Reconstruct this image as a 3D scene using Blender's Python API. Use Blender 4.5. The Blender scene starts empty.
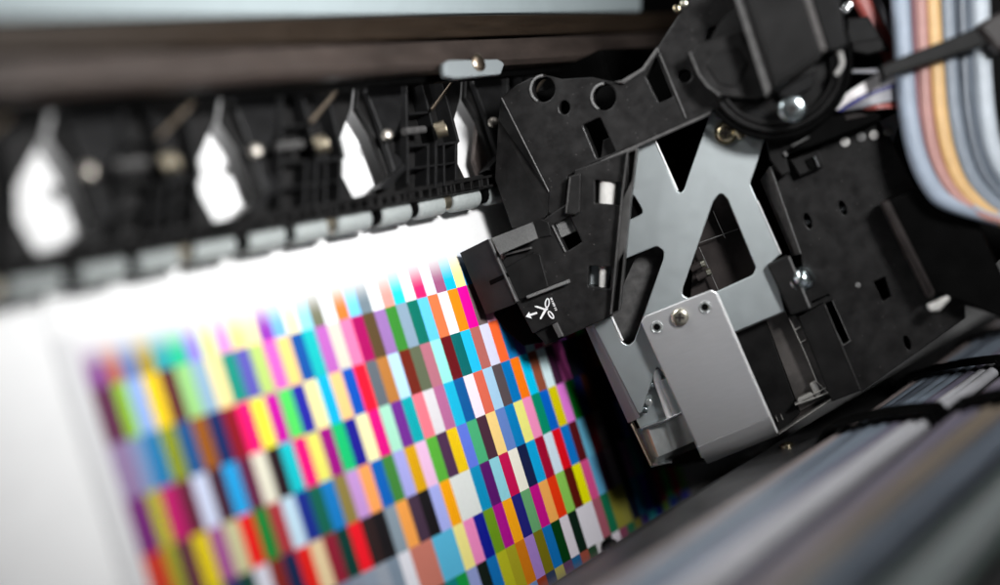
import bpy, bmesh, math, random
from mathutils import Vector, Matrix
from mathutils.geometry import delaunay_2d_cdt
random.seed(7)
S = bpy.context.scene
COL = S.collection
V = Vector
# ------------------------------------------------------------------ camera model (1 unit = one row of the chart)
F, CX, CY = 1200.0, 500.0, 292.5
rv = V((2.70497526, -0.4032305, 1.24778446))
RM = Matrix.Rotation(rv.length, 3, rv.normalized())          # world -> camera (x right, y down, z forward)
CAM = V((-11.38903832, -1.70174676, 18.93154265))
PW = 0.34792453                                              # patch width
RGT, DWN, FWD = V(RM[0]), V(RM[1]), V(RM[2])

def ray(x, y):
    return RGT * ((x - CX) / F) + DWN * ((y - CY) / F) + FWD
class Pl:                                                     # a real plane in the machine
    def __init__(s, p, n): s.p, s.n = V(p), V(n).normalized()
    def off(s, d): return Pl(s.p + s.n * d, s.n)
    def at(s, x, y):
        r = ray(x, y); t = (s.p - CAM).dot(s.n) / r.dot(s.n); return CAM + r * t
def zp(h): return Pl((0, 0, h), (0, 0, 1))
def yp(h): return Pl((0, h, 0), (0, 1, 0))
def kp(d): return Pl(CAM + FWD * d, -FWD)
# the carriage face: turned toward the camera, its right side receding
_roll = math.radians(-27)
HAX = RGT * math.cos(_roll) + DWN * math.sin(_roll)
_t = math.radians(13)
CN = (-FWD * math.cos(_t) - HAX * math.sin(_t)).normalized()
CP = Pl(CAM + ray(650, 330) * 27.4, CN)
CU = (HAX - CN * HAX.dot(CN)).normalized()                    # carriage right
CV = CN.cross(CU)                                             # carriage up
UPX = 27.4 / F
def cp(d=0.0): return CP.off(d)

# ------------------------------------------------------------------ materials
def mat(name, col, rough=0.5, metal=0.0, noise=0.0, nscale=6.0, bump=0.0, bscale=60.0, spec=0.5, coat=0.0, coat_r=0.1, rvar=0.0, trans=0.0, ior=1.45, aniso=None, dust=0.0):
    m = bpy.data.materials.new(name); m.use_nodes = True
    nt = m.node_tree; b = nt.nodes['Principled BSDF']
    b.inputs['Base Color'].default_value = (*col, 1); b.inputs['Roughness'].default_value = rough
    b.inputs['Metallic'].default_value = metal; b.inputs['Specular IOR Level'].default_value = spec
    b.inputs['Coat Weight'].default_value = coat; b.inputs['Coat Roughness'].default_value = coat_r
    b.inputs['Transmission Weight'].default_value = trans; b.inputs['IOR'].default_value = ior
    tc = nt.nodes.new('ShaderNodeTexCoord')
    src = tc.outputs['Object']
    if aniso:
        mp = nt.nodes.new('ShaderNodeMapping'); mp.inputs['Scale'].default_value = aniso
        nt.links.new(src, mp.inputs['Vector']); src = mp.outputs['Vector']
    def nz(scale, detail=6, rg=0.6):
        n = nt.nodes.new('ShaderNodeTexNoise'); n.inputs['Scale'].default_value = scale
        n.inputs['Detail'].default_value = detail; n.inputs['Roughness'].default_value = rg
        nt.links.new(src, n.inputs['Vector']); return n.outputs['Fac']
    if noise > 0:
        r = nt.nodes.new('ShaderNodeValToRGB'); r.color_ramp.elements[0].position = 0.38; r.color_ramp.elements[1].position = 0.72
        lo = [max(0, c * (1 - noise)) for c in col]; hi = [min(1, c * (1 + noise)) for c in col]
        r.color_ramp.elements[0].color = (*lo, 1); r.color_ramp.elements[1].color = (*hi, 1)
        nt.links.new(nz(nscale), r.inputs['Fac']); nt.links.new(r.outputs['Color'], b.inputs['Base Color'])
    if dust > 0:
        vo = nt.nodes.new('ShaderNodeTexVoronoi'); vo.inputs['Scale'].default_value = 9; vo.inputs['Randomness'].default_value = 1
        nt.links.new(src, vo.inputs['Vector'])
        lt = nt.nodes.new('ShaderNodeMath'); lt.operation = 'LESS_THAN'; lt.inputs[1].default_value = 0.10; nt.links.new(vo.outputs['Distance'], lt.inputs[0])
        sp = nt.nodes.new('ShaderNodeSeparateColor'); nt.links.new(vo.outputs['Color'], sp.inputs[0])
        gt = nt.nodes.new('ShaderNodeMath'); gt.operation = 'GREATER_THAN'; gt.inputs[1].default_value = 0.72; nt.links.new(sp.outputs[0], gt.inputs[0])
        mu = nt.nodes.new('ShaderNodeMath'); mu.operation = 'MULTIPLY'; nt.links.new(lt.outputs[0], mu.inputs[0]); nt.links.new(gt.outputs[0], mu.inputs[1])
        mk = nt.nodes.new('ShaderNodeMath'); mk.operation = 'MULTIPLY'; mk.inputs[1].default_value = dust; nt.links.new(mu.outputs[0], mk.inputs[0])
        mx = nt.nodes.new('ShaderNodeMix'); mx.data_type = 'RGBA'; mx.inputs['B'].default_value = (.22, .21, .20, 1)
        nt.links.new(mk.outputs[0], mx.inputs['Factor']); nt.links.new(b.inputs['Base Color'].links[0].from_socket, mx.inputs['A']); nt.links.new(mx.outputs['Result'], b.inputs['Base Color'])
    if rvar > 0:
        mr = nt.nodes.new('ShaderNodeMapRange'); mr.inputs['From Min'].default_value = 0.3; mr.inputs['From Max'].default_value = 0.7
        mr.inputs['To Min'].default_value = max(0.03, rough - rvar); mr.inputs['To Max'].default_value = min(1, rough + rvar)
        nt.links.new(nz(nscale * 1.7, 8, 0.65), mr.inputs['Value']); nt.links.new(mr.outputs['Result'], b.inputs['Roughness'])
    if bump > 0:
        bp = nt.nodes.new('ShaderNodeBump'); bp.inputs['Strength'].default_value = bump; bp.inputs['Distance'].default_value = 0.02
        nt.links.new(nz(bscale, 3), bp.inputs['Height']); nt.links.new(bp.outputs['Normal'], b.inputs['Normal'])
    return m
def lin(h):
    h = h.lstrip('#'); c = [int(h[i:i+2], 16) / 255 for i in (0, 2, 4)]
    return tuple(x / 12.92 if x <= 0.04045 else ((x + 0.055) / 1.055) ** 2.4 for x in c)

M = {}
M['black'] = mat('scuffed_black_plastic', (0.0145, 0.014, 0.014), 0.42, spec=0.2, noise=0.4, nscale=2.2, dust=.35, bump=0.12, bscale=45, rvar=0.14)
M['black2'] = mat('matt_black_plastic', (0.0095, 0.0092, 0.0092), 0.5, spec=0.16, noise=0.4, nscale=1.5, bump=0.15, bscale=50, rvar=0.1)
M['deep'] = mat('plastic_and_void_black', (0.0025, 0.0025, 0.0025), 0.5, spec=0.03, noise=0.3, nscale=2)  # black enough that hollows look unlit; also colours plain black parts
M['arm'] = mat('arm_black_plastic', (0.010, 0.010, 0.0104), 0.42, spec=0.16, noise=0.3, nscale=2, bump=0.1)
M['rib'] = mat('grey_plastic_highlight', (0.075, 0.073, 0.072), 0.42, noise=0.3, nscale=5, bump=0.1)  # paler grey stands in for edge highlights; also colours plain grey parts
M['cap'] = mat('grained_grey_plastic', (0.16, 0.16, 0.158), 0.55, noise=0.28, nscale=30, bump=0.5, bscale=30)
M['plate'] = mat('galvanised_steel', (0.50, 0.545, 0.555), 0.48, 1.0, noise=0.02, nscale=2, bump=0.01, bscale=70, rvar=0.02)
M['bracket'] = mat('brushed_steel', (0.78, 0.78, 0.79), 0.42, 1.0, noise=0.02, nscale=3, bump=0.012, bscale=25, rvar=0.02, aniso=(1, 6, 1))
M['bright'] = mat('bright_metal', (0.80, 0.82, 0.84), 0.22, 1.0, noise=0.1, nscale=8)
M['cut'] = mat('pale_metal_highlight', (.75,.75,.75), .4, .2)  # diffuse pale grey stands in for bright edge reflections; also the silver rod
M['cup'] = mat('polished_steel', (0.46, 0.48, 0.475), 0.28, 0.7, noise=0.08, nscale=4)
M['gold'] = mat('passivated_screw', (0.72, 0.62, 0.42), 0.24, 1.0, noise=0.25, nscale=4)
M['cream'] = mat('pale_passivated_screw', (0.80, 0.76, 0.62), 0.28, 1.0, noise=0.2, nscale=5)
M['zinc'] = mat('zinc_screw', (0.70, 0.80, 0.84), 0.22, 1.0, noise=0.25, nscale=5)
M['brass'] = mat('dull_spring', (0.42, 0.37, 0.28), 0.42, 1.0)
M['pin'] = mat('dull_pin', (0.40, 0.37, 0.33), 0.42, 1.0)
M['wire'] = mat('spring_wire', (0.45, 0.36, 0.27), 0.35, 1.0)
M['roller'] = mat('grey_roller_rubber', (0.30, 0.325, 0.32), 0.6, noise=0.08, nscale=10, bump=0.1)
M['nylon'] = mat('white_nylon', (0.52, 0.51, 0.49), 0.4, noise=0.08, nscale=8)
M['rail'] = mat('dark_steel_rail', (0.032, 0.022, 0.015), 0.35, 0.3, noise=0.22, nscale=1.2, rvar=0.1, aniso=(0.6, 5, 5))
M['rail2'] = mat('extruded_rail', (0.060, 0.046, 0.040), 0.4, 0.3, noise=0.25, nscale=0.9, rvar=0.1, aniso=(0.8, 2, 2))
M['cover'] = mat('pale_cover', (0.36, 0.42, 0.435), 0.5, noise=0.03, nscale=2)
M['print'] = mat('white_print', (0.85, 0.85, 0.85), 0.6)
M['ledge'] = mat('charcoal_ledge', (0.024, 0.024, 0.0245), 0.42, spec=0.35, noise=0.35, nscale=0.6, bump=0.1, rvar=0.12)
M['bed'] = mat('white_bed', (0.80, 0.80, 0.80), 0.55, noise=0.02, nscale=1, bump=0.05)
M['clear'] = mat('smoky_clear_plastic', (0.55, 0.54, 0.53), 0.08, trans=1.0, ior=1.35)
M['clear_edge'] = mat('clear_plastic_edge', (0.36, 0.35, 0.33), 0.18, spec=0.8, coat=1.0, trans=0.35)
M['smoke'] = mat('smoke_brown_plastic', (0.032, 0.027, 0.026), 0.35, spec=.25, noise=0.3, nscale=2)

# ------------------------------------------------------------------ objects
def new_obj(name, me, parent=None):
    o = bpy.data.objects.new(name, me); COL.objects.link(o)
    if parent: o.parent = parent
    return o
def wloc(o):
    l = V((0, 0, 0))
    while o: l = l + o.location; o = o.parent
    return l
def thing(name, label, cat, loc, group=None):
    o = new_obj(name, None); o.location = loc; o.empty_display_size = 0.3
    o['label'] = label; o['category'] = cat
    if group: o['group'] = group
    return o
def build(name, bm, m, parent=None, smooth=False, label=None, cat=None, group=None, kind=None):
    """link a world-space bmesh as one mesh object"""
    bmesh.ops.recalc_face_normals(bm, faces=bm.faces[:])
    if parent: org = wloc(parent)
    else:
        xs = [v.co for v in bm.verts]
        org = V((sum(v.x for v in xs) / len(xs), sum(v.y for v in xs) / len(xs), min(v.z for v in xs)))
    for v in bm.verts: v.co -= org
    me = bpy.data.meshes.new(name); bm.to_mesh(me); bm.free()
    for mm in (m if isinstance(m, (list, tuple)) else [m]): me.materials.append(mm)
    if smooth:
        for p in me.polygons: p.use_smooth = True
        try: me.set_sharp_from_angle(angle=math.radians(38))
        except Exception: pass
    o = new_obj(name, me, parent)
    if not parent: o.location = org
    if label: o['label'] = label
    if cat: o['category'] = cat
    if group: o['group'] = group
    if kind: o['kind'] = kind
    return o

def area2(p): return 0.5 * sum(p[i-1][0] * p[i][1] - p[i][0] * p[i-1][1] for i in range(len(p)))
def fillet(p, r, n=4):
    if r <= 0: return p
    out = []
    for i in range(len(p)):
        a, b, c = V(p[i-1]), V(p[i]), V(p[(i+1) % len(p)])
        u, w = a - b, c - b
        lu, lw = u.length, w.length
        if lu < 1e-6 or lw < 1e-6: out.append(tuple(b)); continue
        u /= lu; w /= lw
        ang = math.acos(max(-1, min(1, u.dot(w))))
        if ang > 2.9: out.append(tuple(b)); continue
        d = min(r / math.tan(ang / 2), lu * 0.45, lw * 0.45)
        p0, p1 = b + u * d, b + w * d
        for k in range(n + 1):
            t = k / n
            q = p0.lerp(b, t).lerp(b.lerp(p1, t), t); out.append((q.x, q.y))
    return out
def offset(p, d):
    """move a counter-clockwise outline inward by d"""
    out = []
    for i in range(len(p)):
        a, b, c = V(p[i-1]), V(p[i]), V(p[(i+1) % len(p)])
        e0, e1 = (b - a), (c - b)
        if e0.length < 1e-7 or e1.length < 1e-7: out.append(tuple(b)); continue
        n0 = V((-e0.y, e0.x)).normalized(); n1 = V((-e1.y, e1.x)).normalized()
        m_ = (n0 + n1)
        if m_.length < 1e-4: out.append(tuple(b + n0 * d)); continue
        m_.normalize(); k = d / max(0.35, m_.dot(n0)); q = b + m_ * k
        out.append((q.x, q.y))
    return out
def inside(p, poly):
    c = False
    for i in range(len(poly)):
        a, b = poly[i-1], poly[i]
        if (a.y > p.y) != (b.y > p.y) and p.x < (b.x - a.x) * (p.y - a.y) / (b.y - a.y) + a.x: c = not c
    return c
def prism(bm, outer, pl, thick, holes=(), bev=0.025, r=0.0, hr=None, world=False):
    """solid plate: outline on plane pl (its front face), thick behind it, rounded rim; holes go right through"""
    n = pl.n
    e1 = (CU - n * CU.dot(n)); e1 = (V((1, 0, 0)) if e1.length < .1 else e1).normalized(); e2 = n.cross(e1)
    P = lambda q: q if world else pl.at(*q)
    org = P(outer[0])
    def to2(pts): return [((P(q) - org).dot(e1), (P(q) - org).dot(e2)) for q in pts]
    loops = []
    for k, L in enumerate([outer] + list(holes)):
        p = to2(L)
        if area2(p) < 0: p.reverse()
        p = fillet(p, r if k == 0 else (r if hr is None else hr))
        if k: p.reverse()                                     # clockwise: 'inward' then grows the hole
        loops.append(p)
    def ring(p, z): return [bm.verts.new(org + e1 * q[0] + e2 * q[1] - n * z) for q in p]
    tops, fronts = [], []
    for p in loops:
        a = ring(offset(p, bev), 0); b = ring(offset(p, bev * 0.3), bev * 0.3); c = ring(p, bev); d = ring(p, thick)
        for u, w in ((a, b), (b, c), (c, d)):
            for i in range(len(u)):
                try: bm.faces.new((u[i-1], w[i-1], w[i], u[i]))
                except ValueError: pass
        tops.append(a); fronts.append(d)
    for rings in (tops, fronts):
        flat = [v for rg in rings for v in rg]
        co = [V(((v.co - org).dot(e1), (v.co - org).dot(e2))) for v in flat]; ed = []; k = 0
        for rg in rings:
            ed += [(k + i, k + (i + 1) % len(rg)) for i in range(len(rg))]; k += len(rg)
        res = delaunay_2d_cdt(co, ed, [], 0, 1e-6)
        polys, k = [], 0
        for rg in rings: polys.append(co[k:k + len(rg)]); k += len(rg)
        for t in res[2]:
            ids = [res[3][i][0] if res[3][i] else None for i in t]
            if None in ids or len(set(ids)) < 3: continue
            g = (co[ids[0]] + co[ids[1]] + co[ids[2]]) / 3
            if not inside(g, polys[0]) or any(inside(g, q) for q in polys[1:]): continue
            try: bm.faces.new([flat[i] for i in ids])
            except ValueError: pass
    return bm
def NB(): return bmesh.new()
def pr(name, outer, pl, thick, m, parent, **k):
    lab = k.pop('label', None); return build(name, prism(NB(), outer, pl, thick, **k), m, parent, label=lab)
def bar_px(a, b, w):
    a, b = V(a), V(b); d = (b - a).normalized(); n = V((-d.y, d.x)) * (w / 2)
    return [tuple(a + n), tuple(b + n), tuple(b - n), tuple(a - n)]
def circ(x, y, r, n=20, ry=None, rot=0):
    ry = ry or r; out = []
    for i in range(n):
        a = 2 * math.pi * i / n; u, w = r * math.cos(a), ry * math.sin(a)
        out.append((x + u * math.cos(rot) - w * math.sin(rot), y + u * math.sin(rot) + w * math.cos(rot)))
    return out
def catmull(pts, n=8):
    pts = [V(p) for p in pts]; P = [pts[0] * 2 - pts[1]] + pts + [pts[-1] * 2 - pts[-2]]; out = []
    for i in range(1, len(P) - 2):
        for k in range(n):
            t = k / n; a, b, c, d = P[i-1], P[i], P[i+1], P[i+2]
            out.append(0.5 * ((2*b) + (c-a)*t + (2*a-5*b+4*c-d)*t*t + (3*b-a-3*c+d)*t**3))
    return out + [pts[-1]]
def tube(bm, path, r, seg=10, ref=None, prof=None, caps=True):
    """sweep a round (or given) section along a path"""
    rings = []; N = len(path); up = ref
    for i, p in enumerate(path):
        t = (path[min(i+1, N-1)] - path[max(i-1, 0)]).normalized()
        if up is None: up = V((0, 0, 1)) if abs(t.z) < 0.9 else V((1, 0, 0))
        s = t.cross(up).normalized(); u = s.cross(t).normalized()
        if ref is None: up = u
        pf = prof or [(r * math.cos(2*math.pi*k/seg), r * math.sin(2*math.pi*k/seg)) for k in range(seg)]
        rings.append([bm.verts.new(p + s * a + u * b) for a, b in pf])
    for i in range(N - 1):
        for k in range(len(rings[0])):
            bm.faces.new((rings[i][k-1], rings[i][k], rings[i+1][k], rings[i+1][k-1]))
    if caps: bm.faces.new(rings[0][::-1]); bm.faces.new(rings[-1])
    return bm
def rrect(w, h, r, n=4):
    return fillet([(-w/2, -h/2), (w/2, -h/2), (w/2, h/2), (-w/2, h/2)], r, n)
def lathe(bm, prof, c, ax, seg=24):
    ax = ax.normalized(); u = ax.orthogonal().normalized(); w = ax.cross(u); rings = []
    for r, z in prof:
        rings.append([bm.verts.new(c + ax * z + (u * math.cos(2*math.pi*k/seg) + w * math.sin(2*math.pi*k/seg)) * max(r, 1e-4)) for k in range(seg)])
    for i in range(len(rings) - 1):
        for k in range(seg): bm.faces.new((rings[i][k-1], rings[i][k], rings[i+1][k], rings[i+1][k-1]))
    bm.faces.new(rings[0][::-1]); bm.faces.new(rings[-1]); return bm
def box(bm, x0, x1, y0, y1, z0, z1, bev=0.0):
    r = bmesh.ops.create_cube(bm, size=1)
    for v in r['verts']: v.co = V(((x0+x1)/2 + v.co.x*(x1-x0), (y0+y1)/2 + v.co.y*(y1-y0), (z0+z1)/2 + v.co.z*(z1-z0)))
    if bev: bmesh.ops.bevel(bm, geom=list({e for v in r['verts'] for e in v.link_edges}), offset=bev, segments=2, affect='EDGES')
    return bm
def poly3(bm, pts, faces):
    vs = [bm.verts.new(p) for p in pts]
    for f in faces: bm.faces.new([vs[i] for i in f])
    return bm
def screw(name, x, y, d, rpx, m, parent, washer=False, cross=True, axis=None, label=None):
    r = rpx * UPX; c = cp(d).at(x, y); n = axis or CN
    b = NB()
    if washer: lathe(b, [(r*1.25, -.02), (r*1.25, .05), (r*1.2, .07), (r*.9, .07)], c, n)
    lathe(b, [(r*.6, -.25), (r*.6, .05), (r, .05), (r, r*.20+.05), (r*.95, r*.31+.05), (r*.82, r*.39+.05), (r*.5, r*.43+.05), (r*.15, r*.44+.05)], c, n)
    o = build(name, b, m, parent, smooth=True, label=label)
    if cross:
        b = NB(); z = r*.445 + .056
        for a in (0.5, 0.5 + math.pi/2):
            u = n.orthogonal().normalized(); w = n.cross(u); e = u*math.cos(a) + w*math.sin(a); f = n.cross(e)
            q = [c + n*z + e*(i*r*.5) + f*(j*r*.12) for i, j in ((-1,-1),(1,-1),(1,1),(-1,1))]
            poly3(b, q + [p - n*.06 for p in q], [(0,1,2,3),(7,6,5,4),(0,4,5,1),(1,5,6,2),(2,6,7,3),(3,7,4,0)])
        build('recess_shade', b, M['smoke'], o)  # dark raised cross stands in for the shade inside the drive recess
    return o

# ------------------------------------------------------------------ chart
ROWS = {
0: (2, '84408c c06030 6078b0 a89020 18a0a8 10c090 9080e0 e0f090 f090d8 ffe088 fff0a8 9030b0 ff8878 70b0f0 fff0b0 90e0f8 70705a f4f8ff f07830 70c8f8 70808a fdfdfd f49a90 20d0e0 fdfdfd e0206c e4e4fa a05880 00c0f0 ffe898 2090d8 404048 80c0d0 602030 f0c0c0 303060'),
1: (2, '5a1440 90c81e 93b1ea f8d000 5a1a20 98d080 8fb0c8 fbe29a 0b8e7c 5a55b0 b4d070 ec60c0 fcd078 0a50a0 10b8b8 b860b8 d8d0c0 ff78a8 a8005c 584428 9870b0 388830 88a0b4 007060 60c8f8 e07848 f4ecf4 ff8c10 f8009c 706060 f0a0c0 204048 30a060 d07030 306090 806040'),
2: (2, '9078a0 7890b8 0078b0 8a9600 00508c 985400 00205c 8c0018 ff0070 f8f040 c800a0 50d860 2020a0 fff0a0 00b0e0 ffc880 0050b8 ff1030 606870 b87838 b8e0ff 702010 606850 b87080 98f0e0 680c14 006868 20c0f0 b86860 dcdcf4 ff6830 1078b8 5848a0 a8d0dc b02060 e0b0b0 303040'),
3: (2, '701470 b8b810 c00068 601030 d0d8f0 3c0c28 18a0e0 601840 e4e0cc 200814 08c0c8 f00078 e8e468 9c0080 10c070 181490 fff4b4 e00080 a8e4c8 702890 00a8b0 f87888 e0dce0 b86898 10b8e0 00589c f8e8f4 e06850 a8d0ec 584c50 0078c0 ff7c0c 00c8f4 945038 dcf4f8 401c38 e060b4 141820 101434 4c2010'),
4: (2, 'c83018 9aa020 541038 e0c800 a05090 c8c498 e81008 108030 a83038 c0dcec 102888 08604c 0c78c0 8c7c40 c494d4 ffa458 0060b8 408438 a8a8e8 dca400 f0c0e4 58b038 4c2c4c f0c800 6078e0 48b078 482838 fcd888 6484c8 0080c0 f4f084 fc94c4 00906c 0064cc e0d000 e87cdc 007820 081c50 44200c 201814 302c30'),
5: (2, 'b83018 8c9418 4c1030 c8bc00 182860 003c30 d8d8e4 802018 082048 e01810 e4cca0 8c1830 003830 f01024 2c1c1c 141014 8898a4 f8a44c 443044 141014 a8b0f0 fca800 e0e4e0 e0e4e0 0090c0 581068 90d4e0 c80850 f4f0e0 101c48 00a8e0 a80030 d8ecf8 e8081c 0878d0 581018 68b8d8 68101c 5c5454 101018 1c2438'),
6: (2, '408030 c04020 902838 803040 e8c898 3060a0 103c30 70b0d8 c03030 2c68a8 202830 7888a0 8890a0 8c98a8 98a0ac 7c8c9c e4e4ec c87868 c87868 58b8dc 58b8dc f8ec90 f48cc4 0c1890 6c9818 b00c8c fca810 202078 68a870 c80c88 fcb058 f03808 90d058 601408 f4f000 e05090 60a8d0 3c1830 787078 141418'),
7: (2, '60a040 305080 a02030 d0b070 302838 488060 c0c0c8 703058 20607c 987040 5070a0 28303c b04858 7c98b0 c0b48c 384c40 905830 4878a0 182c28 0c8080 109840 94a0d4 101c14 0c70b8 b8b820 a8a020 d07810 a480c8 787010 0c70b8 003c10 e4dce4 0c2418 e8e4ec e8e4ec ac5c6c 14704c 888434 88843c 181c34'),
8: (2, 'b06028 203c60 989020 c04868 387058 202020 6c88b0 a0a040 703828 20588c c0b0a0 405028 903050 28708c d0a840 504078 308858 a04030 1c2848 7c9058 8c7c40 b06888 3068a0 585020 c88c38 204c38 7090c0 94381c 303c58 a8a058 604060 1c6090 a05040 284830 e0dce0 1c2c20 e0d8e0 804058 205c40 706c30'),
9: (2, ''),
}
def make_chart():
    bm = NB(); cl = bm.loops.layers.float_color.new('ink')
    white = (0.80, 0.80, 0.80, 1)
    th = 0.02
    def zof(x, y):                                   # the web lifts a little before the rollers
        return 0.0
    def quad(x0, x1, y0, y1, c):
        f = bm.faces.new([bm.verts.new((x, y, 0)) for x, y in ((x0, y0), (x1, y0), (x1, y1), (x0, y1))])
        for l in f.loops: l[cl] = c
    NC = 46; rnd = random.Random(3)
    x_l, x_r = -0.78, 46 * PW + 1.2
    for j in range(0, 12):
        y1, y0 = -float(j), -float(j + 1)
        cols = (ROWS[j][1].split() if j in ROWS else [])
        if j == 0: cols = cols[:12] + cols[13:]
        sl = cols[0] if cols else '705030'; cols = cols[1:]
        quad(x_l, -.34, y0, y1, (0.67, 0.67, 0.68, 1))
        if j == 0:                                    # first swath: ink still building up pass by pass toward the unprinted edge
            NS = 8
            for i in range(-1, NC):
                c = lin(sl if i < 0 else cols[i] if i < len(cols) else 'a0a0a0'); xa, xb = (-.34, 0.09) if i < 0 else (i * PW if i else 0.09, (i + 1) * PW)
                for k in range(NS):
                    def ink(t):
                        a = min(1, max(0, (t - .06) / .72)); a = a * a * (3 - 2 * a); return tuple(w * (1 - a) + q * a for w, q in zip(white[:3], c)) + (1,)
                    ya, yb = -k / NS, -(k + 1) / NS
                    f = bm.faces.new([bm.verts.new((x, y, 0)) for x, y in ((xa, yb), (xb, yb), (xb, ya), (xa, ya))])
                    for l, t in zip(f.loops, (-yb, -yb, -ya, -ya)): l[cl] = ink(t)
            quad(NC * PW, x_r, y0, y1, white); continue
        quad(-.34, 0.09, y0, y1, (*lin(sl), 1))
        for i in range(NC):
            h = cols[i] if i < len(cols) else '%02x%02x%02x' % tuple(int(40 + 200 * rnd.random() ** 1.5) for _ in 'rgb')
            quad(i * PW if i else 0.09, (i + 1) * PW, y0, y1, (*lin(h), 1))
        quad(NC * PW, x_r, y0, y1, white)
    quad(x_l, x_r, 0, 12, white)
    bmesh.ops.remove_doubles(bm, verts=bm.verts[:], dist=1e-4)
    r = bmesh.ops.extrude_face_region(bm, geom=bm.faces[:])
    for v in [g for g in r['geom'] if isinstance(g, bmesh.types.BMVert)]: v.co.z += 0.03
    m = bpy.data.materials.new('printed_photo_paper'); m.use_nodes = True; nt = m.node_tree; b = nt.nodes['Principled BSDF']
    a = nt.nodes.new('ShaderNodeVertexColor'); a.layer_name = 'ink'
    tc = nt.nodes.new('ShaderNodeTexCoord'); n = nt.nodes.new('ShaderNodeTexNoise'); n.inputs['Scale'].default_value = 14; n.inputs['Detail'].default_value = 8
    mx = nt.nodes.new('ShaderNodeMix'); mx.data_type = 'RGBA'; mx.blend_type = 'MULTIPLY'; mx.inputs['Factor'].default_value = 0.10
    nt.links.new(tc.outputs['Object'], n.inputs['Vector']); nt.links.new(a.outputs['Color'], mx.inputs['A']); nt.links.new(n.outputs['Fac'], mx.inputs['B'])
    nt.links.new(mx.outputs['Result'], b.inputs['Base Color'])
    b.inputs['Roughness'].default_value = 0.42; b.inputs['Specular IOR Level'].default_value = 0.35
    b.inputs['Coat Weight'].default_value = 0.25; b.inputs['Coat Roughness'].default_value = 0.25
    build('chart_sheet', bm, m, label='large white sheet printed with rows of small coloured test patches', cat='print')
make_chart()
b = NB(); box(b, -40, 60, -16, 16, -1.0, -0.02)
build('printer_bed', b, M['bed'], kind='structure', label='white flat bed under the printed sheet', cat='bed')

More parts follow.
